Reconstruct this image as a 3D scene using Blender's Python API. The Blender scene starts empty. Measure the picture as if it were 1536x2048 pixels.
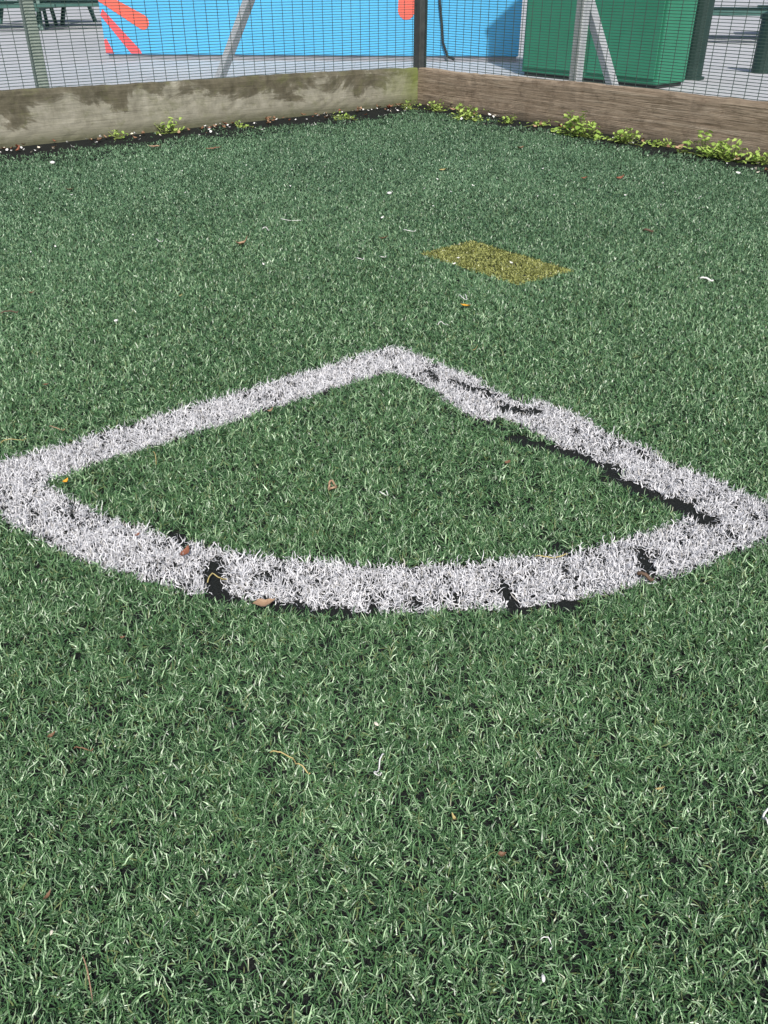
import bpy, bmesh, math, random
import numpy as np
from mathutils import Vector, Matrix
random.seed(7); rng = np.random.default_rng(11)
SC = bpy.context.scene; COL = SC.collection
# ---------------------------------------------------------------- camera model
F = 1700.0; TH = math.atan(1079/1700.0); H = 0.8
cT, sT = math.cos(TH), math.sin(TH); FC, FS = F*cT, F*sT
def G(px, py, z=0.0):
    u, v = px-768, py-1024; k = (H-z)/(FS+v*cT)
    return Vector((u*k, (FC-v*sT)*k, z))
def scale_at(py): return (FS+(py-1024)*cT)/H          # photo pixels per metre on the ground
def ray(px, py):
    u, v = px-768, py-1024
    return Vector((u, FC-v*sT, -(FS+v*cT)))
cd = bpy.data.cameras.new('camera'); cam = bpy.data.objects.new('camera', cd); COL.objects.link(cam)
cam.location = (0, 0, H); cam.rotation_euler = (math.pi/2-TH, 0, 0)
cd.sensor_fit = 'VERTICAL'; cd.sensor_height = 36; cd.lens = F/2048*36; cd.clip_start = .02; cd.clip_end = 2000
SC.camera = cam
# ---------------------------------------------------------------- light
S = Vector((.12, -.99, 0)).normalized(); EL = math.radians(46)
sd = Vector((S.x*math.cos(EL), S.y*math.cos(EL), math.sin(EL)))
ld = bpy.data.lights.new('sun', 'SUN'); ld.energy = 4.2; ld.angle = math.radians(1.2); ld.color = (1, .965, .91)
lo = bpy.data.objects.new('sun', ld); COL.objects.link(lo); lo.rotation_euler = (-sd).to_track_quat('-Z', 'Y').to_euler(); lo.location = (3, -6, 8)
w = bpy.data.worlds.new('World'); SC.world = w; w.use_nodes = True
nt = w.node_tree; bg = nt.nodes['Background']; sk = nt.nodes.new('ShaderNodeTexSky'); sk.sky_type = 'NISHITA'; sk.sun_disc = False
sk.sun_elevation = EL; sk.sun_rotation = math.atan2(S.x, S.y); sk.dust_density = 3.0; nt.links.new(sk.outputs[0], bg.inputs[0]); bg.inputs[1].default_value = .125
SC.view_settings.view_transform = 'Standard'; SC.view_settings.look = 'None'; SC.view_settings.exposure = 0
# ---------------------------------------------------------------- materials
def newmat(name, col=(.5,.5,.5), rough=.6, metal=0., spec=.4):
    m = bpy.data.materials.new(name); m.use_nodes = True
    b = m.node_tree.nodes['Principled BSDF']
    b.inputs['Base Color'].default_value = (*col, 1); b.inputs['Roughness'].default_value = rough
    b.inputs['Metallic'].default_value = metal; b.inputs['Specular IOR Level'].default_value = spec
    return m, m.node_tree, b
def N(nt, typ, **kw):
    n = nt.nodes.new(typ)
    for k, v in kw.items():
        if k.startswith('i_'): n.inputs[k[2:].replace('_', ' ')].default_value = v
        else: setattr(n, k, v)
    return n
def mapping(nt, scale=(1,1,1), loc=(0,0,0), space='Object'):
    tc = N(nt, 'ShaderNodeTexCoord'); mp = N(nt, 'ShaderNodeMapping')
    mp.inputs['Scale'].default_value = scale; mp.inputs['Location'].default_value = loc
    nt.links.new(tc.outputs[space], mp.inputs['Vector']); return mp.outputs['Vector']
def noise(nt, vec, sc, det=5, rough=.6, dist=0):
    n = N(nt, 'ShaderNodeTexNoise'); n.inputs['Scale'].default_value = sc; n.inputs['Detail'].default_value = det
    n.inputs['Roughness'].default_value = rough; n.inputs['Distortion'].default_value = dist
    nt.links.new(vec, n.inputs['Vector']); return n.outputs['Fac']
def ramp(nt, fac, stops):
    r = N(nt, 'ShaderNodeValToRGB'); e = r.color_ramp.elements
    while len(e) < len(stops): e.new(.5)
    for k, (p, c) in enumerate(stops): e[k].position = p; e[k].color = (*c, 1) if len(c) == 3 else c
    nt.links.new(fac, r.inputs['Fac']); return r.outputs['Color']
def mix(nt, fac, a, b, mode='MIX'):
    m = N(nt, 'ShaderNodeMix', data_type='RGBA', blend_type=mode)
    for i, x in ((0, fac), (6, a), (7, b)):
        if isinstance(x, (int, float)): m.inputs[i].default_value = x
        elif isinstance(x, tuple): m.inputs[i].default_value = (*x, 1)
        else: nt.links.new(x, m.inputs[i])
    return m.outputs[2]
def math_(nt, op, a, b=None):
    m = N(nt, 'ShaderNodeMath', operation=op)
    for i, x in enumerate((a, b)):
        if x is None: continue
        if isinstance(x, (int, float)): m.inputs[i].default_value = x
        else: nt.links.new(x, m.inputs[i])
    return m.outputs[0]
def bump(nt, b, h, strength=.4, dist=.01):
    n = N(nt, 'ShaderNodeBump'); n.inputs['Strength'].default_value = strength; n.inputs['Distance'].default_value = dist
    nt.links.new(h, n.inputs['Height']); nt.links.new(n.outputs[0], b.inputs['Normal'])
def mottled(name, c1, c2, sc=6, rough=.6, metal=0., spec=.4, bs=.15):
    m, nt, b = newmat(name, c1, rough, metal, spec)
    v = mapping(nt); f = noise(nt, v, sc, 6, .65)
    nt.links.new(ramp(nt, f, [(.3, c1), (.7, c2)]), b.inputs['Base Color'])
    bump(nt, b, noise(nt, v, sc*8, 3), bs, .004); return m
def fibre_mat(name, rough, spec, trans=.0):
    m, nt, b = newmat(name, (.1,.2,.1), rough, 0, spec)
    a = N(nt, 'ShaderNodeVertexColor', layer_name='Col'); nt.links.new(a.outputs[0], b.inputs['Base Color'])
    if trans:
        t = N(nt, 'ShaderNodeBsdfTranslucent'); nt.links.new(a.outputs[0], t.inputs[0]); ms = N(nt, 'ShaderNodeMixShader'); ms.inputs[0].default_value = trans
        out = nt.nodes['Material Output']; nt.links.new(b.outputs[0], ms.inputs[1]); nt.links.new(t.outputs[0], ms.inputs[2]); nt.links.new(ms.outputs[0], out.inputs[0])
    return m
M = {}
M['blade'] = fibre_mat('turf_blade', .36, .55, .06)
M['white'] = fibre_mat('white_fibre', .45, .35, .15)
M['leafy'] = fibre_mat('weed_leaf', .5, .3, .25)
m, nt, b = newmat('rubber_crumb', (.012,.013,.013), .85, 0, .2)
v = mapping(nt); f = noise(nt, v, 260, 3, .7); f2 = noise(nt, v, 3.5, 5)
c = ramp(nt, f, [(.35, (.004,.0045,.005)), (.6, (.014,.016,.016)), (.8, (.04,.04,.038))])
nt.links.new(mix(nt, math_(nt, 'MULTIPLY', f2, .25), c, (.018,.028,.020)), b.inputs['Base Color']); bump(nt, b, f, .9, .004); M['crumb'] = m
m, nt, b = newmat('concrete_paving', (.4,.4,.4), .8, 0, .3)
v = mapping(nt); f = noise(nt, v, .6, 6); f2 = noise(nt, v, 40, 4)
br = N(nt, 'ShaderNodeTexBrick'); br.offset = .5; nt.links.new(v, br.inputs['Vector'])
br.inputs['Scale'].default_value = 1.0; br.inputs['Brick Width'].default_value = .6; br.inputs['Row Height'].default_value = .6; br.inputs['Mortar Size'].default_value = .006
br.inputs['Color1'].default_value = (.40,.41,.43,1); br.inputs['Color2'].default_value = (.46,.47,.48,1); br.inputs['Mortar'].default_value = (.2,.2,.2,1)
c = mix(nt, .6, br.outputs[0], ramp(nt, f, [(.3,(.33,.34,.36)),(.7,(.5,.51,.53))])); c = mix(nt, .25, c, ramp(nt, f2, [(.3,(.25,.25,.26)),(.7,(.55,.55,.56))]))
nt.links.new(c, b.inputs['Base Color']); bump(nt, b, f2, .2, .003); M['paving'] = m
def wood(name, left):
    m, nt, b = newmat(name, (.3,.26,.2), .75, 0, .25)
    v = mapping(nt); sep = N(nt, 'ShaderNodeSeparateXYZ'); nt.links.new(v, sep.inputs[0]); X, Z = sep.outputs[0], sep.outputs[2]
    gv = mapping(nt, (1.1, 8, 34)); g = noise(nt, gv, 1.6, 7, .7, 1.2)
    fv = mapping(nt, (3, 40, 160)); fg = noise(nt, fv, 1.5, 4, .6, .4)
    bl = noise(nt, mapping(nt, (1, 1, 1.5)), 3.0, 7, .68, .8)
    b2 = noise(nt, mapping(nt, (4, 4, 2)), 3.2, 6, .7, .3)
    b3 = noise(nt, mapping(nt, (2.2, 2, 3), (3.1, 0, 1.7)), 4.0, 7, .75, .5)
    if left:
        base = ramp(nt, b2, [(.3, (.20,.19,.145)), (.5, (.29,.28,.22)), (.72, (.39,.375,.31))])
        st = math_(nt, 'ADD', bl, math_(nt, 'MULTIPLY', math_(nt, 'SUBTRACT', Z, .165), 1.7))
        stain = ramp(nt, st, [(.47, (0,0,0)), (.525, (.78,.78,.78)), (.60, (.95,.95,.95))])
        dk = ramp(nt, b2, [(.3, (.06,.055,.035)), (.7, (.145,.13,.088))])
        c = mix(nt, stain, base, dk)
        c = mix(nt, ramp(nt, b3, [(.52, (0,0,0)), (.68, (.55,.55,.55))]), c, (.135,.145,.062))
        al = math_(nt, 'ADD', math_(nt, 'MULTIPLY', bl, .55), math_(nt, 'SUBTRACT', .50, math_(nt, 'MULTIPLY', X, .80)))
        c = mix(nt, ramp(nt, al, [(.48, (0,0,0)), (.80, (.8,.8,.8))]), c, (.19,.235,.065))
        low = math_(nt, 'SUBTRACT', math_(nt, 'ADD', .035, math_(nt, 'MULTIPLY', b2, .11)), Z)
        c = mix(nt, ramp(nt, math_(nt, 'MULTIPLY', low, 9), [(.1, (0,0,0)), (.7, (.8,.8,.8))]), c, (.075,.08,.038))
        c = mix(nt, .35, c, ramp(nt, g, [(.32, (.5,.5,.5)), (.55, (1,1,1)), (.8, (1.1,1.1,1.1))]), 'MULTIPLY')
        c = mix(nt, .35, c, ramp(nt, fg, [(.32, (.4,.4,.4)), (.5, (1,1,1)), (.8, (1.1,1.1,1.1))]), 'MULTIPLY')
    else:
        base = ramp(nt, g, [(.28, (.13,.095,.062)), (.5, (.31,.245,.18)), (.75, (.48,.405,.32))])
        c = mix(nt, ramp(nt, bl, [(.42, (0,0,0)), (.62, (.6,.6,.6))]), base, ramp(nt, b2, [(.3, (.17,.125,.085)), (.7, (.37,.30,.225))]))
        c = mix(nt, ramp(nt, b3, [(.50, (0,0,0)), (.70, (.7,.7,.7))]), c, (.12,.088,.058))
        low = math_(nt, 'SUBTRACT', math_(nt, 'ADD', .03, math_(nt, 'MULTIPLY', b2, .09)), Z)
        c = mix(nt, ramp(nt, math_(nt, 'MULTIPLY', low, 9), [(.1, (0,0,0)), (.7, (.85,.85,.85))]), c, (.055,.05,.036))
        c = mix(nt, .65, c, ramp(nt, fg, [(.32, (.25,.25,.25)), (.5, (1,1,1)), (.8, (1.15,1.15,1.15))]), 'MULTIPLY')
    nt.links.new(c, b.inputs['Base Color']); h = math_(nt, 'ADD', g, math_(nt, 'MULTIPLY', fg, .7)); bump(nt, b, h, .35 if left else .8, .008); return m
M['wood_l'] = wood('stained_plank', True); M['wood_r'] = wood('weathered_plank', False)
M['wire'] = mottled('dark_green_wire', (.035,.065,.055), (.065,.10,.085), 9, .45)
M['galv'] = mottled('galvanised_steel', (.70,.72,.72), (.82,.84,.84), 14, .55, .0)
M['palegreen'] = mottled('faded_green_post', (.22,.28,.24), (.36,.42,.38), 12, .6)
M['darkpost'] = mottled('dark_post_paint', (.03,.035,.035), (.07,.075,.07), 12, .6)
M['blue'] = mottled('blue_wall_paint', (.070,.39,.68), (.085,.43,.73), 1.2, .6)
M['red'] = mottled('coral_paint', (.76,.085,.095), (.82,.11,.12), 2, .6)
M['orange'] = mottled('orange_paint', (.80,.12,.08), (.84,.14,.10), 2, .6)
M['plinth'] = mottled('grey_plinth', (.2,.21,.24), (.28,.29,.32), 4, .7)
M['green'] = mottled('green_cabinet_paint', (.024,.18,.10), (.034,.22,.13), 2, .55)
M['dkgreen'] = mottled('dark_green_paint', (.010,.030,.026), (.018,.045,.038), 5, .5)
M['bench'] = mottled('bench_green_paint', (.03,.095,.08), (.06,.14,.12), 5, .5)
M['black'] = mottled('black_rubber', (.015,.015,.017), (.03,.03,.03), 20, .5)
def leafmat(name, c1, c2): return mottled(name, c1, c2, 60, .55, 0, .35, .3)
M['brown'] = leafmat('brown_leaf', (.12,.065,.035), (.26,.15,.085))
M['tan'] = leafmat('tan_leaf', (.26,.16,.095), (.42,.29,.19))
M['redleaf'] = leafmat('red_brown_leaf', (.17,.055,.03), (.28,.12,.07))
M['amber'] = leafmat('amber_leaf', (.60,.28,.02), (.78,.42,.05))
M['straw'] = leafmat('straw_yellow', (.36,.29,.11), (.48,.40,.18))
M['pale'] = leafmat('pale_litter', (.62,.62,.60), (.80,.80,.78))
M['cream'] = leafmat('cream_pebble', (.60,.54,.42), (.78,.74,.64))
M['twig'] = leafmat('twig_bark', (.07,.045,.03), (.14,.09,.06))
# ---------------------------------------------------------------- helpers
def link(name, me, mat, parent=None):
    o = bpy.data.objects.new(name, me); COL.objects.link(o)
    if mat is not None: me.materials.append(mat)
    if parent: o.parent = parent
    return o
def mk(name, V, Fc, mat, parent=None, smooth=False):
    me = bpy.data.meshes.new(name); me.from_pydata([tuple(v) for v in V], [], Fc); me.update()
    if smooth: me.polygons.foreach_set('use_smooth', [True]*len(me.polygons))
    return link(name, me, mat, parent)
def tag(o, label=None, cat=None, group=None, kind=None):
    for k, v in (('label', label), ('category', cat), ('group', group), ('kind', kind)):
        if v: o[k] = v
    return o
def empty(name, loc=(0,0,0), rz=0):
    o = bpy.data.objects.new(name, None); o.empty_display_size = .1; COL.objects.link(o); o.location = loc; o.rotation_euler = (0,0,rz); return o
class MB:
    def __init__(s): s.V = []; s.F = []
    def box(s, a, b):
        k = len(s.V); (x0,y0,z0), (x1,y1,z1) = a, b
        s.V += [(x0,y0,z0),(x1,y0,z0),(x1,y1,z0),(x0,y1,z0),(x0,y0,z1),(x1,y0,z1),(x1,y1,z1),(x0,y1,z1)]
        s.F += [tuple(k+i for i in q) for q in ((0,3,2,1),(4,5,6,7),(0,1,5,4),(1,2,6,5),(2,3,7,6),(3,0,4,7))]; return s
    def tube(s, pts, r, n=6, cap=True):
        pts = [Vector(p) for p in pts]; k = len(s.V); m_ = len(pts)
        for i, p in enumerate(pts):
            t = (pts[min(i+1, m_-1)]-pts[max(i-1, 0)]).normalized()
            up = Vector((0,0,1)) if abs(t.z) < .9 else Vector((1,0,0)); a = t.cross(up).normalized(); bb = t.cross(a)
            rr = r[i] if isinstance(r, (list, tuple)) else r
            for j in range(n):
                q = 2*math.pi*(j+.5)/n; s.V.append(tuple(p+(a*math.cos(q)+bb*math.sin(q))*rr))
        for i in range(m_-1):
            for j in range(n): s.F.append((k+i*n+j, k+i*n+(j+1) % n, k+(i+1)*n+(j+1) % n, k+(i+1)*n+j))
        if cap: s.F.append(tuple(k+j for j in range(n))[::-1]); s.F.append(tuple(k+(m_-1)*n+j for j in range(n)))
        return s
    def build(s, name, mat, parent=None, bevel=0, smooth=False):
        o = mk(name, s.V, s.F, mat, parent, smooth)
        if bevel:
            md = o.modifiers.new('bevel', 'BEVEL'); md.width = bevel; md.segments = 2; md.limit_method = 'ANGLE'
        return o
_g = {}
def vnoise(x, y, sc, seed):
    if seed not in _g: _g[seed] = np.random.default_rng(seed).random((256, 256))
    g = _g[seed]; X = x*sc+57.3; Y = y*sc+91.7; i = np.floor(X).astype(int); j = np.floor(Y).astype(int); fx = X-i; fy = Y-j
    fx = fx*fx*(3-2*fx); fy = fy*fy*(3-2*fy); q = lambda a, b_: g[a % 256, b_ % 256]
    return (q(i,j)*(1-fx)+q(i+1,j)*fx)*(1-fy)+(q(i,j+1)*(1-fx)+q(i+1,j+1)*fx)*fy
def fbm(x, y, sc, seed): return (vnoise(x,y,sc,seed)*.5+vnoise(x,y,sc*2.1,seed+1)*.3+vnoise(x,y,sc*4.3,seed+2)*.2)
# ---------------------------------------------------------------- plan of the pitch
O = np.array([.0346, 2.533])*H
dl = np.array([-.7825, -.6226]); dr = np.array([.656, -.755]); inl = np.array([.6226, -.7825]); inr = np.array([-.755, -.656])
LW = .116; RI, RO = .940, 1.052
C = G(835, 209); PL = G(0, 299); PR = G(1536, 322)
bl_d = (PL-C).normalized(); br_d = (PR-C).normalized()
nl = Vector((bl_d.y, -bl_d.x, 0)); nl = nl if nl.y > 0 else -nl
nr = Vector((br_d.y, -br_d.x, 0)); nr = nr if nr.y > 0 else -nr
def gpts(lst): return [(np.array(G(a,b_)[:2]), np.array(G(c_,d_)[:2]), r) for a,b_,c_,d_,r in lst]
GAPS = gpts([(900,770,985,798,.018),(1000,823,1065,832,.020),(945,842,1005,862,.009),(1028,882,1165,921,.014),(1165,920,1215,948,.010),(1222,962,1300,994,.015),(1300,992,1350,1018,.011),
             (1360,1023,1408,1046,.023),(425,1145,438,1194,.018),(440,1202,620,1224,.008),(620,1224,745,1236,.006),(744,1208,748,1236,.006),(1280,1110,1302,1160,.010),(1003,1176,1030,1228,.010),(1032,1228,1150,1214,.005),
             (352,1076,374,1104,.009),(122,1034,168,1050,.006),(858,748,872,770,.011),(1268,903,1292,922,.007),(1500,1040,1530,1048,.006),(62,1010,76,1040,.004),(1110,1096,1128,1112,.005),(478,788,500,806,.006),
             (1215,935,1235,950,.009)])
def in_gap(p, grow=0.0):
    g = np.zeros(len(p), bool)
    wob = .010*(vnoise(p[:,0],p[:,1],45,301)-.5)+.010*(vnoise(p[:,0],p[:,1],120,302)-.5)
    for a, b_, r in GAPS:
        d = b_-a; L2 = max(1e-9, d@d); t = np.clip(((p-a)@d)/L2, 0, 1); q = a+t[:, None]*d
        g |= np.hypot(*(p-q).T) < r+grow+wob
    return g
def linecode(p, grow=0.0):
    x, y = p.T; j = .006*(vnoise(x,y,45,77)-.5)+.007*(vnoise(x,y,14,78)-.5)
    q = p-O; n_ = q@inl+j; m0 = q@inr+j; s_ = q@dr; r = np.hypot(*q.T)+j
    off = np.select([s_ < .30, s_ < .445, s_ < .60, s_ < .766], [0*s_, 0*s_-.016, 0*s_+.020, 0*s_+.006], 0*s_-.003)   # the right line was cut and relaid in shifted strips
    m_ = m0+off+.016*(vnoise(x,y,9,79)-.5)
    c = np.zeros(len(p), int)
    c[(r > RI-grow) & (r < RO+grow) & (n_ > -grow) & (m0 > -grow)] = 3
    c[(m_ > -grow) & (m_ < LW+grow) & (n_ > -grow)] = 2
    c[(n_ > -grow) & (n_ < LW+grow) & (m0 > -grow)] = 1
    blunt = (n_+m0) < .024
    c[blunt & (n_ < .03) & (m0 < .03)] = 0
    return c
PQ = [np.array(G(*q)[:2]) for q in ((840,512),(945,486),(1147,546),(1036,575))]
def in_quad(p, Q=PQ, grow=0.0):
    j = .008*(vnoise(p[:,0],p[:,1],40,88)-.5)+grow; sgn = []; cen = sum(Q)/len(Q)
    ok = np.ones(len(p), bool)
    for i in range(len(Q)):
        a, b_ = Q[i], Q[(i+1) % len(Q)]; d = (b_-a)/np.linalg.norm(b_-a); n_ = np.array([-d[1], d[0]])
        if (cen-a)@n_ < 0: n_ = -n_
        ok &= (p-a)@n_+j > 0
    return ok
def board_dist(p):
    q = p-np.array(C[:2]); return -(q@np.array(nl[:2])), -(q@np.array(nr[:2]))
# ---------------------------------------------------------------- ribbon builder
def ribbons(name, P, L, W, lean, bend, az, curl, colr, colt, lev, mat, parent=None, z0=.004, twist=None, wig=None):
    n = len(P); zc = np.zeros((n, lev)); xc = np.zeros((n, lev)); yc = np.zeros((n, lev)); aa = np.zeros((n, lev))
    xc[:,0] = P[:,0]; yc[:,0] = P[:,1]; zc[:,0] = z0; aa[:,0] = az
    ph0 = rng.uniform(0, 6.28, n)
    for k in range(1, lev):
        t = (k-.5)/(lev-1); ph = lean+bend*t; a = az+curl*t; st = L/(lev-1)
        if wig is not None: a = a+wig*np.sin(ph0+t*7); ph = ph+.5*wig*np.cos(ph0*1.7+t*6)
        aa[:,k] = a
        xc[:,k] = xc[:,k-1]+st*np.sin(ph)*np.cos(a); yc[:,k] = yc[:,k-1]+st*np.sin(ph)*np.sin(a); zc[:,k] = np.maximum(zc[:,k-1]+st*np.cos(ph), .0055)
    V = np.zeros((n, lev, 2, 3), np.float32)
    tw = rng.uniform(-.7, .7, n) if twist is None else twist
    for k in range(lev):
        t = k/(lev-1); a = aa[:,k]+math.pi/2+tw*.6; wv = W*(1.0-.75*t**2.2)*.5
        dx, dy, dz = np.cos(a)*wv, np.sin(a)*wv, np.sin(tw)*wv
        for s_, sg in ((0, -1), (1, 1)):
            V[:,k,s_,0] = xc[:,k]+sg*dx; V[:,k,s_,1] = yc[:,k]+sg*dy; V[:,k,s_,2] = np.maximum(zc[:,k]+sg*dz, .0045)
    base = (np.arange(n)*lev*2)[:, None, None]
    q = np.array([[2*k, 2*k+1, 2*k+3, 2*k+2] for k in range(lev-1)])[None]
    Fc = (base+q).reshape(-1, 4).astype(np.int32)
    cc = np.ones((n, lev, 2, 4), np.float32)
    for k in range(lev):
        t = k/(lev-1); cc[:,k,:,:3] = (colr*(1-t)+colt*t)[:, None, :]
    me = bpy.data.meshes.new(name); me.vertices.add(n*lev*2); me.vertices.foreach_set('co', V.ravel())
    me.loops.add(Fc.size); me.loops.foreach_set('vertex_index', Fc.ravel())
    me.polygons.add(len(Fc)); me.polygons.foreach_set('loop_start', np.arange(0, Fc.size, 4, dtype=np.int32))
    me.update(calc_edges=True)
    at = me.color_attributes.new('Col', 'FLOAT_COLOR', 'POINT'); at.data.foreach_set('color', cc.ravel())
    me.polygons.foreach_set('use_smooth', np.ones(len(Fc), bool))
    return link(name, me, mat, parent)
# ---------------------------------------------------------------- ground sheets
tag(mk('ground', [(-400,-400,0),(400,-400,0),(400,400,0),(-400,400,0)], [(0,1,2,3)], M['paving']), 'pale grey concrete paving beyond the wire fence', 'paving', kind='structure')
A = C+bl_d*9; B = C+br_d*9
tag(mk('pitch_base', [(C.x,C.y,.004),(A.x,A.y,.004),(A.x,A.y-14,.004),(B.x,B.y-14,.004),(B.x,B.y,.004)], [(0,1,2,3,4)], M['crumb']), 'black rubber crumb showing between the turf blades and along the boards', 'pitch', kind='structure')
# ---------------------------------------------------------------- green turf
def halfw(d):
    D = d/H; v_ = (FC-D*FS)/(sT+D*cT); return 768/(FS+v_*cT)*H
PTS = []; OUT = []
for d in np.arange(.22, 7.4, .05):
    n0 = 190000*min(1, (1.05/d)**1.08); hw = halfw(d)+.10
    k = int(n0*.05*2*hw); PTS.append(np.c_[rng.uniform(-hw, hw, k), rng.uniform(d, d+.05, k)])
    ow = 1.1; k = int(n0*.18*.05*2*ow); xx = rng.uniform(hw, hw+ow, k)*rng.choice([-1, 1], k); OUT.append(np.c_[xx, rng.uniform(d, d+.05, k)])
P = np.concatenate(PTS); Q = np.concatenate(OUT); outer = np.r_[np.zeros(len(P), bool), np.ones(len(Q), bool)]; P = np.concatenate([P, Q])
b1, b2 = board_dist(P); bd = np.minimum(b1*.56, b2*.85); ok = bd > .02
x, y = P.T
patch = fbm(x, y, 1.3, 21); fine = .40*vnoise(x, y, 120, 31)+.45*vnoise(x, y, 260, 32)+.15*vnoise(x, y, 30, 33); dd_ = np.hypot(x, y)
nearf = np.clip((3.0-dd_)/1.8, .2, 1)
keep = 1-nearf*.80*np.clip((.56-fine)/.18, 0, 1)
strip = np.clip((bd+.30*(fbm(x,y,4,61)-.5)+.12*(vnoise(x,y,22,64)-.5)-.13)/.30, 0.0, 1)
keep *= strip
ok &= rng.random(len(P)) < keep
ok &= (linecode(P, .001) == 0) & ~in_gap(P, .004) & ~in_quad(P, grow=.004)
P = P[ok]; outer = outer[ok]; x, y = P.T; patch = patch[ok]; fine = fine[ok]; n = len(P); d = np.hypot(x, y)
L = .0148*rng.uniform(.5, 1.45, n)*(1-.12*np.clip((d-1.2)/2, 0, 1)); W = .00130*(np.maximum(d, .9)/.9)**.55*rng.uniform(.7, 1.35, n)*np.where(outer, 2.2, 1)
az = rng.uniform(0, 2*math.pi, n); lean = rng.uniform(.50, 1.40, n); bend = rng.uniform(-.5, .9, n); curl = rng.normal(0, 1.2, n)
r = rng.random(n)
dk = np.array([.036,.092,.036]); md = np.array([.120,.245,.098]); lt = np.array([.38,.55,.32]); ol = np.array([.16,.21,.08])
t = np.clip(r*1.05+(patch-.5)*.50+(fine-.5)*.2, 0, 1)[:, None]
col = dk*(1-t)+md*t; hi = (rng.random(n) < .19+.15*(patch-.45))[:, None]; col = np.where(hi, lt*rng.uniform(.55, 1.15, n)[:, None], col)  # scattered pale blades: glints of light painted as colour
col = np.where((rng.random(n) < .05)[:, None], ol, col)
far = np.clip((d-1.4)/3.0, 0, 1)[:, None]
avg = np.array([.112,.208,.122])*(1+(patch-.5)*.6)[:, None]
col = col*(1-.66*far)+avg*.66*far
print('blades', n)
tag(ribbons('artificial_turf', P, L, W, lean, bend, az, curl, col*.8, col*1.1, 4, M['blade'], wig=np.full(n, .30)), 'short green artificial grass blades covering the pitch', 'artificial turf', kind='stuff')  # darker roots and lighter tips: shading painted into the blade colour
# ---------------------------------------------------------------- yellow patch
qq = np.array(PQ); lo_, hi_ = qq.min(0)-.03, qq.max(0)+.03
P = np.c_[rng.uniform(lo_[0], hi_[0], 46000), rng.uniform(lo_[1], hi_[1], 46000)]; P = P[in_quad(P)]
sp = vnoise(P[:,0], P[:,1], 75, 131); P = P[rng.random(len(P)) < .25+1.3*np.clip((sp-.3)/.3, 0, .6)]; n = len(P)
t = rng.random(n)[:, None]**1.2; col = np.array([.085,.105,.02])*(1-t)+np.array([.45,.475,.155])*t
tag(ribbons('yellow_turf_patch', P, .011*rng.uniform(.6,1.3,n), .0026*rng.uniform(.7,1.3,n), rng.uniform(.6,1.4,n), rng.uniform(-.3,1,n), rng.uniform(0,6.28,n), rng.normal(0,1.4,n), col*.8, col, 4, M['blade']),  # roots painted darker, as shaded low in the pile
    'olive yellow rectangular patch of turf set into the green beyond the white corner', 'turf patch')
# ---------------------------------------------------------------- white corner marking
cm = tag(empty('corner_marking', (float(O[0]), float(O[1]), 0)), 'white corner marking with quarter circle arc, frayed on its right side', 'pitch marking')
NW = 1000000
P = np.c_[rng.uniform(-2.6, 2.6, NW), rng.uniform(.1, 2.15, NW)]; lc = linecode(P); gap = in_gap(P)
thin = .30*vnoise(P[:,0], P[:,1], 38, 91)+.4*vnoise(P[:,0], P[:,1], 95, 92)+.30*vnoise(P[:,0], P[:,1], 190, 93)
kp = (lc > 0) & (~gap | (rng.random(NW) < .05)) & (rng.random(NW) < np.clip(1.5*(thin-.31)/.22, .10, 1)); P = P[kp]; lc = lc[kp]
for code, nm, lab in ((1, 'straight_line', 'even white line on the left of the corner'), (2, 'straight_line', 'broken white line on the right with black gaps'), (3, 'arc_line', 'curved white line closing the quarter circle')):
    p = P[lc == code]; n = len(p); br_ = rng.random(n)[:, None]
    col = np.array([.58,.58,.60])*(1-br_)+np.array([.90,.90,.92])*br_
    dirt = (rng.random(n) < .05)[:, None]; col = np.where(dirt, col*np.array([.62,.60,.55]), col)
    o = ribbons(nm, p-O, .0205*rng.uniform(.5,1.4,n), .0015*rng.uniform(.7,1.3,n), rng.uniform(.55,1.5,n), rng.uniform(-.9,1.0,n), rng.uniform(0,6.283,n), rng.normal(0,4.0,n), col*.94, col, 8, M['white'], cm, wig=rng.uniform(.4,1.6,n))
    o['label'] = lab; print(nm, n)
# ---------------------------------------------------------------- boards
def board(name, d, nrm, h0, h1, length, hx, mat, label):
    th = math.atan2(d.y, d.x); nx, nz = 160, 10; T = .05; V = []; Fc = []
    inw = Vector((-math.sin(th), math.cos(th))); side = 1 if inw.dot(Vector((nrm.x, nrm.y))) > 0 else -1
    def hh(x_): return h0+(h1-h0)*min(x_/hx, 1.25)
    prof = [(0, k/nz) for k in range(nz)]+[(.006, .985), (.012, 1.0), (T-.01, 1.0), (T, .98), (T, 0)]
    rr = random.Random(len(label)); nick = 0
    for i in range(nx+1):
        x_ = length*i/nx; nick = .6*nick+.4*(rr.uniform(-.012, .004) if rr.random() < .35 else 0); wob = .004*math.sin(x_*2.3+len(label))+.0025*rr.uniform(-1, 1)+nick
        for (yy, zz) in prof: V.append((x_, side*(yy+wob*.6+.0015*rr.uniform(-1,1)), (hh(x_)+wob)*zz))
    m_ = len(prof)
    for i in range(nx):
        for k in range(m_-1): Fc.append((i*m_+k, (i+1)*m_+k, (i+1)*m_+k+1, i*m_+k+1))
    Fc.append(tuple(range(m_))); Fc.append(tuple(nx*m_+k for k in range(m_))[::-1])
    if side < 0: Fc = [f_[::-1] for f_ in Fc]
    o = mk(name, V, Fc, mat); o.location = (C.x, C.y, 0); o.rotation_euler = (0, 0, th)
    md = o.modifiers.new('bevel', 'BEVEL'); md.width = .002; md.limit_method = 'ANGLE'
    return tag(o, label, 'kickboard')
board('timber_kickboard', bl_d, nl, .237, .283, 8, 2.95, M['wood_l'], 'pale timber board with dark damp stains and green algae by the corner')
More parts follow.
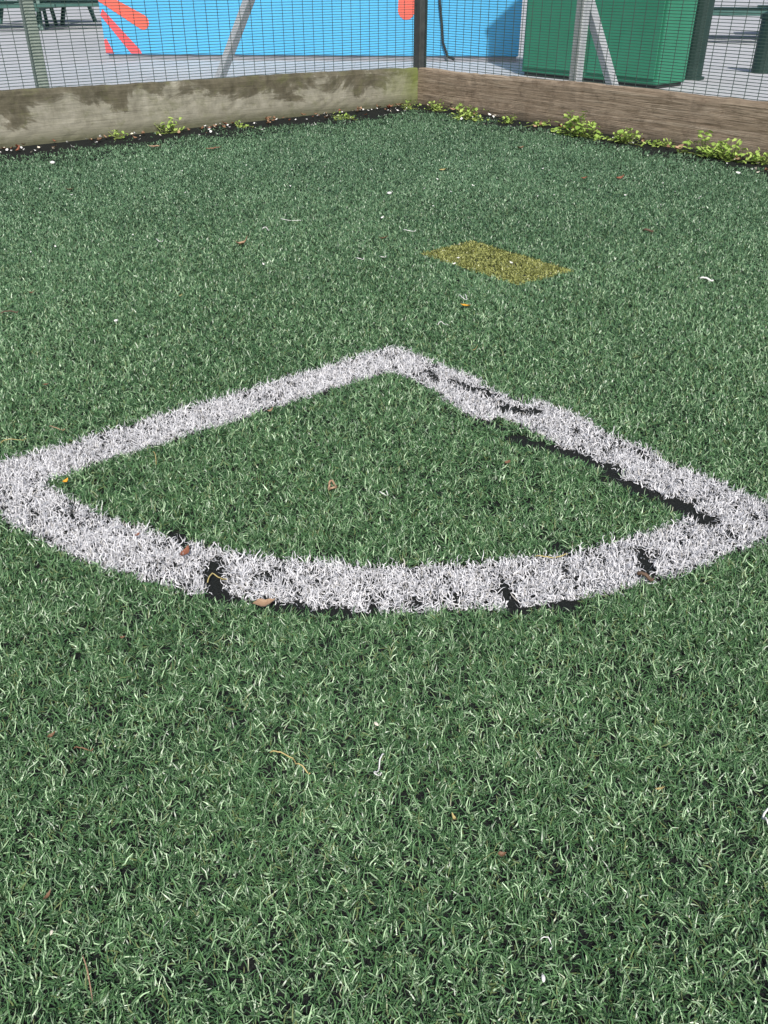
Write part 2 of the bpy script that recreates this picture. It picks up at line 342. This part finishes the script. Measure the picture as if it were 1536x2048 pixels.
board('timber_kickboard', br_d, nr, .238, .264, 8, 2.75, M['wood_r'], 'brown weathered timber board with weeds along its foot')
# ---------------------------------------------------------------- fences
CF = C+(nl+nr)*.095
def fence(d, nrm, label, posts, stay, qt, postmat, staymat):
    root = empty('wire_mesh_fence', CF, math.atan2(d.y, d.x)); tag(root, label, 'fence')
    lx = lambda v_: (v_.x*math.cos(-root.rotation_euler.z)-v_.y*math.sin(-root.rotation_euler.z), v_.x*math.sin(-root.rotation_euler.z)+v_.y*math.cos(-root.rotation_euler.z), v_.z)
    mb = MB(); z = .06
    while z < 2.35: mb.box((.05, -.0016, z-.0016), (8, .0016, z+.0016)); z += .0150
    x_ = .07
    while x_ < 8: mb.box((x_-.0013, -.0045, .05), (x_+.0013, -.0018, 2.38)); x_ += .0762
    mb.build('mesh_panel', M['wire'], root)
    sgn = 1 if lx(nrm)[1] > 0 else -1
    for (px, py) in posts:
        rr_ = ray(px, py); k = ((CF-Vector((0,0,H))).dot(nrm))/rr_.dot(nrm)
        hit = Vector((0,0,H))+rr_*k; s_ = (hit-CF).dot(d)
        MB().box((s_-.030, .012 if sgn > 0 else -.072, 0), (s_+.030, .072 if sgn > 0 else -.012, 2.45)).build('post', postmat, root, .006)
    best = None
    for s_ in np.arange(.1, 5, .01):
        pl = CF+d*s_; pts = []
        for (px, py) in stay:
            rr_ = ray(px, py); k = (pl-Vector((0,0,H))).dot(d)/rr_.dot(d); hit = Vector((0,0,H))+rr_*k; pts.append((((hit-CF).dot(nrm)), hit.z, k))
        (q1,z1,k1), (q2,z2,k2) = pts
        if k1 <= 0 or k2 <= 0 or abs(z2-z1) < 1e-4: continue
        sl = (q2-q1)/(z2-z1); q0 = q1-sl*z1
        if q0 < .1 or sl >= -.05: continue
        e = abs((q0-.04)/(-sl)-qt)
        if best is None or e < best[0]: best = (e, s_, q0, sl)
    e, s_, q0, sl = best; ztop = (q0-.04)/(-sl)
    MB().tube([(s_, sgn*q0, 0), (s_, sgn*(q0+sl*ztop), ztop)], .042, 4).build('brace', staymat, root, .004)
    if stay[0][0] < 700: MB().box((-.035, -.035, 0), (.035, .035, 2.45)).build('corner_post', M['darkpost'], root, .006)
    return root
fence(bl_d, nl, 'dark green wire mesh fence behind the stained left board, with the dark corner post', [(80, 120)], [(442,150),(498,0)], 1.5, M['palegreen'], M['galv'])
fence(br_d, nr, 'dark green wire mesh fence behind the brown right board, with a pale post', [(1148, 100)], [(1222,160),(1176,0)], 1.6, M['galv'], M['galv'])
# ---------------------------------------------------------------- blue painted container
A = G(214, 119); A.z = 0; B = G(1036, 124); B.z = 0
d = (B-A).normalized(); rz = math.atan2(d.y, d.x); Lf = (B-A).length
root = tag(empty('painted_container', A, rz), 'bright blue painted container with coral rays behind the fence', 'container')
MB().box((0, 0, .05), (Lf, 2.2, 2.5)).build('wall', M['blue'], root, .01)
MB().box((.02, .02, 0), (Lf-.02, 2.18, .05)).build('plinth', M['plinth'], root)
MB().box((-.01, -.015, 2.5), (Lf+.01, 2.22, 2.6)).build('top_rail', M['blue'], root, .008)
def wall_hit(px, py):
    r_ = ray(px, py); nn = Vector((d.y, -d.x, 0)); k_ = (A-Vector((0,0,H))).dot(nn)/r_.dot(nn); h_ = Vector((0,0,H))+r_*k_; return ((h_-A).dot(d), h_.z)
def painted(name, pts, mat, rend=False):
    V = [(a, -.004, z_) for a, z_ in pts]; return mk(name, V, [tuple(range(len(V)))], mat, root)
def raypoly(p0, p1, w0, w1):
    a, b_ = Vector(wall_hit(*p0)), Vector(wall_hit(*p1)); a.x = max(a.x, .0); t_ = (b_-a).normalized(); n_ = Vector((-t_.y, t_.x)); out = [a+n_*w0, a-n_*w0]
    for q in range(9):
        an = -math.pi/2+math.pi*q/8; out.append(b_+t_*math.cos(an)*w1+n_*math.sin(an)*w1)
    return [(max(p_.x, .003), max(p_.y, .06)) for p_ in out]
painted('painted_ray', raypoly((198,-8),(285,44), .05,.070), M['orange'])
painted('painted_ray', raypoly((196,24),(272,108), .045,.066), M['red'])
painted('painted_ray', raypoly((203,78),(221,113), .030,.050), M['red'])
painted('painted_ray', raypoly((812,-60),(813,20), .06,.088), M['orange'])
cb = [wall_hit(*p_) for p_ in ((878,-30),(880,10),(884,50),(886,85),(895,112),(908,135))]
MB().tube([(a, -.03, max(z_, .02)) for a, z_ in cb], .013, 6).build('hanging_cable', M['black'], root, smooth=True)
# ---------------------------------------------------------------- green cabinet
a = G(1042, 151); b_ = G(1312, 179); d2 = (b_-a).normalized(); rz = math.atan2(d2.y, d2.x); Lc = (b_-a).length
root = tag(empty('steel_cabinet', a, rz), 'green steel storage cabinet behind the right fence', 'cabinet')
MB().box((0, 0, .03), (Lc, .40, 1.75)).build('body', M['green'], root, .012)
MB().box((.02, .02, 0), (Lc-.02, .38, .03)).build('plinth', M['black'], root)
MB().box((-.02, -.03, 1.75), (Lc+.02, .43, 1.79)).build('lid', M['dkgreen'], root, .008)
for q in (0, 1):
    dd = MB().box((.03+q*(Lc/2-.01), -.014, .07), (Lc/2-.012+q*(Lc/2-.018), -.002, 1.70)).build('door', M['green'], root, .004)
    MB().box((Lc/2-.10+q*.16, -.035, .85), (Lc/2-.07+q*.16, -.015, 1.0)).build('handle', M['black'], dd, .004)
# ---------------------------------------------------------------- bollards / posts
p = G(1380, 158); o = empty('dark_post', p); tag(o, 'tall dark green post standing beside the green cabinet', 'post')
MB().tube([(0,0,0),(0,0,1.6)], .095, 16).build('shaft', M['dkgreen'], o, smooth=False); MB().tube([(0,0,0),(0,0,.02)], .12, 16).build('base_plate', M['dkgreen'], o)
p = G(1522, 146); o = empty('bollard', p); tag(o, 'short dark bollard at the right edge behind the fence', 'bollard')
MB().tube([(0,0,0),(0,0,.44)], .095, 16).build('shaft', M['dkgreen'], o); MB().tube([(0,0,.44),(0,0,.48),(0,0,.50)], [.105,.105,.06], 16).build('cap', M['dkgreen'], o)
# ---------------------------------------------------------------- picnic tables
def picnic(px, py, rz, label):
    p_ = G(px, py); r_ = empty('picnic_table', p_, rz); tag(r_, label, 'picnic table')
    mb = MB()
    for q in range(5): mb.box((-.9, -.36+q*.148, .66), (.9, -.36+q*.148+.135, .70))
    mb.build('table_top', M['bench'], r_, .004)
    for s_ in (-1, 1):
        mb = MB()
        for q in range(2): mb.box((-.9, s_*.68-.14+q*.145, .325), (.9, s_*.68-.14+q*.145+.135, .375))
        mb.build('seat', M['bench'], r_, .004)
    for xq in (-.62, .62):
        mb = MB()
        for s_ in (-1, 1): mb.tube([(xq, s_*.62, 0), (xq, s_*.25, .655)], .040, 4)
        mb.box((xq-.025, -.82, .27), (xq+.025, .82, .323)); mb.build('leg_frame', M['bench'], r_)
picnic(12, 58, .25, 'dark green picnic table at the far left edge beyond the fence, left of two neighbours')
picnic(98, 46, -.2, 'dark green picnic table between the other two at the upper left')
picnic(170, 54, .1, 'dark green picnic table next to the left end of the blue container')
picnic(1450, 80, -.3, 'dark green picnic table right of the dark post beyond the fence')
picnic(1640, 74, -.3, 'dark green picnic table at the far right edge above the bollard')
# ---------------------------------------------------------------- weeds
def weed(px, py, wpx, hpx, label, dens=1.0, wf=.46):
    p_ = G(px, py); s = scale_at(py); Wd, Hd = wpx/s*wf, hpx/s*1.0
    r_ = empty('weed', (p_.x, p_.y, .004)); tag(r_, label, 'weed')
    rr = random.Random(px*7+py); ax = br_d if px > 835 else bl_d; sc_ = max(.75, min(1.25, hpx/36))
    V = []; Fc = []; Cc = []; st = MB(); nn = int((50+Wd*Hd*6500/sc_)*dens)
    st.tube([ax*(-Wd*.95)+Vector((0,0,.003)), ax*(Wd*.95)+Vector((0,0,.003))], .0025, 4)
    for i in range(nn):
        u_ = max(-1.1, min(1.1, rr.gauss(0, .5))); e = rr.gauss(0, .35); cen = ax*(u_*Wd)+Vector((-ax.y, ax.x, 0))*(e*.11)
        clump = .5+.5*math.sin(u_*Wd*38+px)*math.cos(u_*Wd*17+py)
        hz = Hd*max(.1, 1-.6*u_*u_)*(.20+.80*clump)*rr.random()**.8; tip = cen+Vector((rr.gauss(0,.014), rr.gauss(0,.014), hz))
        if i % 3 == 0:
            s0 = ax*(u_*Wd*.85)+Vector((0,0,.002)); st.tube([s0, (s0+tip)/2+Vector((rr.gauss(0,.004),0,.004)), tip], .0016, 3, False)
        a_ = rr.uniform(0, 6.28); el = rr.uniform(-.3, .9); Ln = rr.uniform(.012, .036)*sc_; Wn = Ln*rr.uniform(.40, .85)
        t_ = Vector((math.cos(a_)*math.cos(el), math.sin(a_)*math.cos(el), math.sin(el))); sdv = Vector((-math.sin(a_), math.cos(a_), rr.uniform(-.4,.4))); k = len(V)
        V += [tip, tip+t_*Ln*.35+sdv*Wn*.45, tip+t_*Ln*.8+sdv*Wn*.38, tip+t_*Ln-Vector((0,0,Ln*.15)), tip+t_*Ln*.8-sdv*Wn*.38, tip+t_*Ln*.35-sdv*Wn*.45]
        Fc += [(k,k+1,k+2,k+3),(k,k+3,k+4,k+5)]
        b0 = rr.random(); c_ = (.23+.28*b0, .38+.28*b0, .07+.11*b0, 1); Cc += [c_]*6
    V = [(v_[0], v_[1], max(v_[2], .004)) for v_ in V]
    o_ = mk('foliage', V, Fc, M['leafy'], r_); at = o_.data.color_attributes.new('Col', 'FLOAT_COLOR', 'POINT'); at.data.foreach_set('color', np.array(Cc, np.float32).ravel())
    s_ = st.build('stems', M['leafy'], r_); at = s_.data.color_attributes.new('Col', 'FLOAT_COLOR', 'POINT'); at.data.foreach_set('color', np.tile(np.array([.26,.32,.10,1], np.float32), len(s_.data.vertices)))
for q in [(872,222,40,22,'yellow green weed at the right board nearest the corner'),(934,240,90,32,'wide yellow green weed second from the corner along the right board'),
          (1016,248,26,14,'tiny low weed in the gap between the wide corner weed and the bushy middle weed'),(1080,254,18,12,'smallest sprig of weed just left of the bushy middle weed'),(1155,274,130,48,'bushy weed at the middle of the right board'),
          (1250,288,95,34,'low spreading weed right of the bushy middle weed'),(1322,294,34,18,'narrow weed sprig between the spreading weed and the largest weed'),(1428,318,150,60,'largest leafy clump of weed near the right edge'),
          (1518,328,64,32,'weed cut off by the right edge of the photo')]:
    weed(*q)
for q in [(340,268,54,40,'upright green weed at the foot of the left board'),(237,279,22,18,'small weed left of the upright green weed by the left board'),
          (690,240,56,18,'low weed at the left board between the upright weed and the corner'),(484,257,22,14,'tiny weed sprig right of the upright weed by the left board'),(818,220,32,18,'weed tuft at the end of the left board in the corner')]:
    weed(*q, dens=.55)
# ---------------------------------------------------------------- litter
def leaf_mesh(Ln, Wn, curl, fold, seed):
    rr = random.Random(seed); n_ = 10; V = []; Fc = []
    for i in range(n_+1):
        t = i/n_; w_ = Wn*.5*math.sin(math.pi*min(1, t**.85))*(1+rr.uniform(-.18,.18)); x_ = (t-.5)*Ln; zc = curl*Ln*((t-.45)**2*2.2)+rr.uniform(-.02,.02)*Ln
        for s_ in (-1, -.5, 0, .5, 1): V.append((x_, s_*w_, zc+abs(s_)*fold*w_+rr.uniform(-.03,.03)*Wn))
    for i in range(n_):
        for k in range(4): Fc.append((i*5+k, (i+1)*5+k, (i+1)*5+k+1, i*5+k+1))
    return V, Fc
ZT = .015
def seat(o_, px, py, z=ZT): g_ = G(px, py, z); o_.location = g_; return o_
def leaf(px, py, lpx, mat, label, ang=0, curl=.5, fold=.5, asp=.5, z=ZT, name='fallen_leaf', cat='leaf', group=None):
    Ln = lpx*1.05/scale_at(py); V, Fc = leaf_mesh(Ln, Ln*asp, curl, fold, px*3+py); o_ = mk(name, V, Fc, M[mat], None, True); seat(o_, px, py, z)
    o_.rotation_euler = (random.uniform(-.2,.2), random.uniform(-.15,.15), ang); return tag(o_, label, cat, group)
def strand(pts, r, mat, label, name='loose_fibre', cat='fibre', z=.015, group=None):
    g0 = G(*pts[0], z); P_ = [G(a_, b__, z)-g0 for a_, b__ in pts]; out = []
    for i in range(len(P_)-1):
        p0 = P_[max(i-1,0)]; p1 = P_[i]; p2 = P_[i+1]; p3 = P_[min(i+2, len(P_)-1)]
        for k in range(4):
            t = k/4; q = .5*((2*p1)+(p2-p0)*t+(2*p0-5*p1+4*p2-p3)*t*t+(3*p1-p0-3*p2+p3)*t**3); q.z = .004*math.sin(i*2.1+t*3); out.append(q)
    out.append(P_[-1]); o_ = MB().tube(out, r, 5).build(name, M[mat], None, smooth=True); o_.location = g0; return tag(o_, label, cat, group)
def pebble(px, py, wpx, mat, label, z=ZT, name='pebble', cat='pebble', group=None, sq=.7):
    bm = bmesh.new(); bmesh.ops.create_icosphere(bm, subdivisions=2, radius=.5); rr = random.Random(px+py*3); R_ = wpx/scale_at(py); a_ = [rr.uniform(.75,1.15), rr.uniform(.55,.85), sq*rr.uniform(.5,.8)]
    ph = rr.uniform(0, 6)
    for v_ in bm.verts:
        f_ = 1+.12*math.sin(v_.co.x*5+ph)+.1*math.cos(v_.co.y*6+ph*2); v_.co = Vector((v_.co.x*a_[0], v_.co.y*a_[1], v_.co.z*a_[2]))*f_*R_
    me = bpy.data.meshes.new(name); bm.to_mesh(me); bm.free(); me.polygons.foreach_set('use_smooth', [True]*len(me.polygons)); o_ = link(name, me, M[mat]); seat(o_, px, py, z); o_.rotation_euler = (0,0,rr.uniform(0,6)); return tag(o_, label, cat, group)
leaf(485,490,26,'tan','curled tan leaf on the turf left of the yellow patch',.3,.9,.7)
leaf(430,297,34,'brown','flat brown leaf lying just out from the left board',.1,.2,.2,.3)
leaf(312,294,30,'tan','tan leaf beneath the upright green weed by the left board',.0,.3,.3,.35)
leaf(932,613,22,'amber','bright amber leaf just below the yellow patch',-.4,.4,.4,.6)
leaf(948,700,16,'straw','small straw coloured leaf above the tip of the white corner',.3,.9,.3,.3)
leaf(372,1107,28,'redleaf','red brown leaf on the inner edge of the arc, left part',1.2,.5,.5,.65,.021)
leaf(528,1210,44,'tan','large tan leaf on the outer edge of the arc',.35,.4,.5,.55,.018)
leaf(1016,926,14,'brown','tiny brown leaf inside the quarter circle near its right line',.8,.4,.5,.8)
leaf(1003,1710,18,'brown','brown leaf fragment in the foreground turf, right of centre',.2,.6,.6,.6)
leaf(95,1792,24,'brown','brown leaf fragment deep in the lower left turf',1.2,.5,.5,.3)
leaf(1240,357,18,'redleaf','red brown leaf in front of the right board, right one of a pair',.4,.5,.5)
leaf(1168,357,12,'redleaf','small red brown leaf in front of the right board, left one of a pair',.1,.5,.5)
leaf(767,477,18,'redleaf','small red brown leaf above and left of the yellow patch',.1,.4,.5,.4)
leaf(63,586,12,'redleaf','small red brown leaf near the left edge in the mid turf',.5,.6,.5)
leaf(540,823,14,'tan','little tan leaf bit on the lower edge of the left white line',.6,.8,.4,.7,.021)
leaf(131,963,14,'amber','amber leaf bit in the left inner corner of the marking',1.0,.6,.3,.6,.021)
leaf(910,1638,22,'straw','straw coloured curl in the foreground turf',-1.1,.9,.3,.25,.017)
leaf(1320,1578,20,'straw','pale straw coloured flake in the foreground turf near the right',.1,.4,.3,.3,.017)
leaf(103,1472,18,'brown','brown leaf bit in the left foreground above the brown strand',.9,.6,.6,.5)
leaf(92,770,12,'brown','tiny brown leaf left of the white line in the mid turf',.3,.5,.4,.7)
leaf(275,1070,12,'redleaf','tiny red brown leaf on the arc near its left end',.9,.4,.4,.6,.021)
leaf(245,1275,10,'brown','tiny brown leaf on the turf below the arc, left part',.4,.4,.4,.6)
leaf(140,380,16,'brown','small dark brown leaf on the turf at the far left',.2,.4,.5,.5)
leaf(1040,297,16,'brown','small brown leaf before the right board under the tiny low weed',.5,.5,.5,.6)
leaf(885,340,14,'straw','small straw coloured leaf in the far turf below the wide corner weed',.3,.3,.3,.5)
leaf(1357,298,20,'tan','tan leaf against the left side of the largest weed',.4,.6,.5,.7,.03)
leaf(360,592,12,'straw','tiny straw coloured leaf in the mid turf left of centre',.9,.5,.3,.3)
strand([(658,968),(664,964),(671,968),(671,976),(663,979),(657,974),(660,969)], .0022, 'tan', 'small tan curled ring inside the quarter circle', 'curled_leaf', 'leaf')
strand([(540,1505),(562,1508),(585,1512),(592,1528),(605,1535),(620,1546)], .0009, 'straw', 'long wavy straw coloured strand in the foreground turf')
strand([(768,1508),(760,1522),(757,1536),(748,1546),(752,1552),(762,1545)], .0009, 'pale', 'hooked white fibre standing in the foreground turf')
strand([(918,590),(926,598),(934,596),(930,588)], .0011, 'pale', 'looped white fibre just above the amber leaf')
strand([(876,650),(882,645),(890,646),(896,650)], .0010, 'pale', 'short white fibre between the amber leaf and the white corner')
strand([(806,460),(818,463),(832,460)], .0013, 'pale', 'white fibre on the turf well above the yellow patch, upper one')
strand([(712,517),(720,519),(728,516)], .0013, 'pale', 'white fibre left of the yellow patch, left one of two')
strand([(760,514),(766,516),(772,511)], .0013, 'pale', 'white fibre left of the yellow patch, right one of two')
strand([(525,458),(532,456),(538,460)], .0013, 'pale', 'white fibre above and right of the curled tan leaf')
strand([(312,478),(318,484),(326,480)], .0013, 'pale', 'white fibre far left of the curled tan leaf')
strand([(560,438),(570,441),(590,439),(602,441)], .0010, 'pale', 'long thin white fibre high in the centre of the turf')
strand([(758,985),(766,990),(776,987),(772,982)], .0009, 'pale', 'white fibre right of the tan curled ring')
strand([(306,905),(311,912),(312,928)], .0009, 'straw', 'straw coloured strand inside the quarter circle by its left line')
strand([(2,886),(20,881),(52,876)], .0008, 'straw', 'straw coloured strand left of the white line at the photo edge')
strand([(98,853),(112,858),(130,857)], .0009, 'tan', 'tan strand above the left white line')
strand([(1070,1113),(1095,1117),(1115,1110),(1135,1108)], .0010, 'straw', 'straw coloured strand on the inner edge of the arc, right part',z=.019)
strand([(148,1497),(165,1499),(186,1497)], .0008, 'brown', 'thin brownish strand in the left foreground turf')
strand([(165,1910),(176,1945),(184,2000)], .0007, 'tan', 'tan strand at the bottom left of the turf')
strand([(415,1165),(425,1150),(440,1152),(455,1160)], .0010, 'straw', 'straw coloured strand in the black gap of the arc',z=.014)
strand([(1536,1650),(1530,1640),(1527,1632),(1531,1624),(1540,1620)], .0013, 'pale', 'thick white fibre at the right edge of the foreground')
strand([(1080,1880),(1095,1878),(1105,1886),(1100,1900)], .0006, 'pale', 'thin white fibre above the white pebble at the bottom')
strand([(1400,557),(1412,558),(1427,560)], .0028, 'pale', 'white stick like scrap at the right of the yellow patch', 'litter_scrap', 'litter')
strand([(1287,460),(1297,462),(1306,461)], .004, 'twig', 'short dark twig on the turf above the yellow patch to the right', 'twig', 'twig')
strand([(2,627),(20,624),(36,622)], .002, 'twig', 'dark twig at the left edge of the mid turf', 'twig', 'twig')
strand([(1275,1148),(1290,1152),(1306,1158)], .003, 'twig', 'dark twig on the outer edge of the arc near its right end', 'twig', 'twig',z=.019)
pebble(778,386,12,'pale','white pebble high in the centre of the turf')
pebble(753,1448,13,'cream','cream bean shaped pebble in the foreground turf')
pebble(1087,1957,14,'pale','white pebble at the bottom right of the turf')
pebble(232,641,10,'pale','small white pebble in the mid turf on the left')
pebble(103,1865,11,'cream','cream pebble at the bottom left of the turf')
pebble(105,325,11,'pale','white pebble on the dark turf near the left edge by the board')
# litter collected along the foot of the two boards
def along(t, side, off): return C+(bl_d if side == 'L' else br_d)*t-(nl if side == 'L' else nr)*off
for side, cnt, lab, grp in (('L', 80, 'small white scrap in the dark strip along the left board', 'white scraps along the left board'), ('R', 36, 'small white scrap among the weeds along the right board', 'white scraps along the right board')):
    for i in range(cnt):
        p_ = along(random.uniform(.15, 3.0), side, abs(random.gauss(0, .20))+.03); R_ = random.uniform(.004, .012)
        V, Fc = leaf_mesh(R_*2.2, R_*1.5, .6, .6, i*13+len(lab)); o_ = mk('litter_scrap', V, Fc, M['pale' if random.random() < .7 else 'cream'], None, True)
        o_.location = (p_.x, p_.y, .014); o_.rotation_euler = (random.uniform(-.6,.6), random.uniform(-.6,.6), random.uniform(0,6.28)); tag(o_, lab, 'litter', grp)
for side, cnt, lab, grp in (('L', 60, 'small dead leaf in the dark strip along the left board', 'dead leaves along the left board'), ('R', 34, 'small dead leaf among the weeds along the right board', 'dead leaves along the right board')):
    for i in range(cnt):
        p_ = along(random.uniform(.1, 3.0), side, abs(random.gauss(0, .11))+.025); R_ = random.uniform(.010, .026)
        V, Fc = leaf_mesh(R_*2, R_*1.1, .6, .5, i*17+len(lab)); o_ = mk('fallen_leaf', V, Fc, M[random.choice(['brown','redleaf','tan','brown'])], None, True)
        o_.location = (p_.x, p_.y, .015); o_.rotation_euler = (random.uniform(-.5,.5), random.uniform(-.5,.5), random.uniform(0,6.28)); tag(o_, lab, 'leaf', grp)
for i in range(60):
    px, py = random.uniform(20, 1516), 330+200*random.random()**1.6; g_ = G(px, py, .015); R_ = random.uniform(.003, .0065)
    V, Fc = leaf_mesh(R_*2.4, R_*1.2, .6, .6, i*19); o_ = mk('litter_scrap', V, Fc, M['pale'], None, True); o_.location = g_; o_.rotation_euler = (random.uniform(-.5,.5), random.uniform(-.5,.5), random.uniform(0,6.28))
    tag(o_, 'tiny white speck of litter scattered over the far turf', 'litter', 'white specks on the far turf')
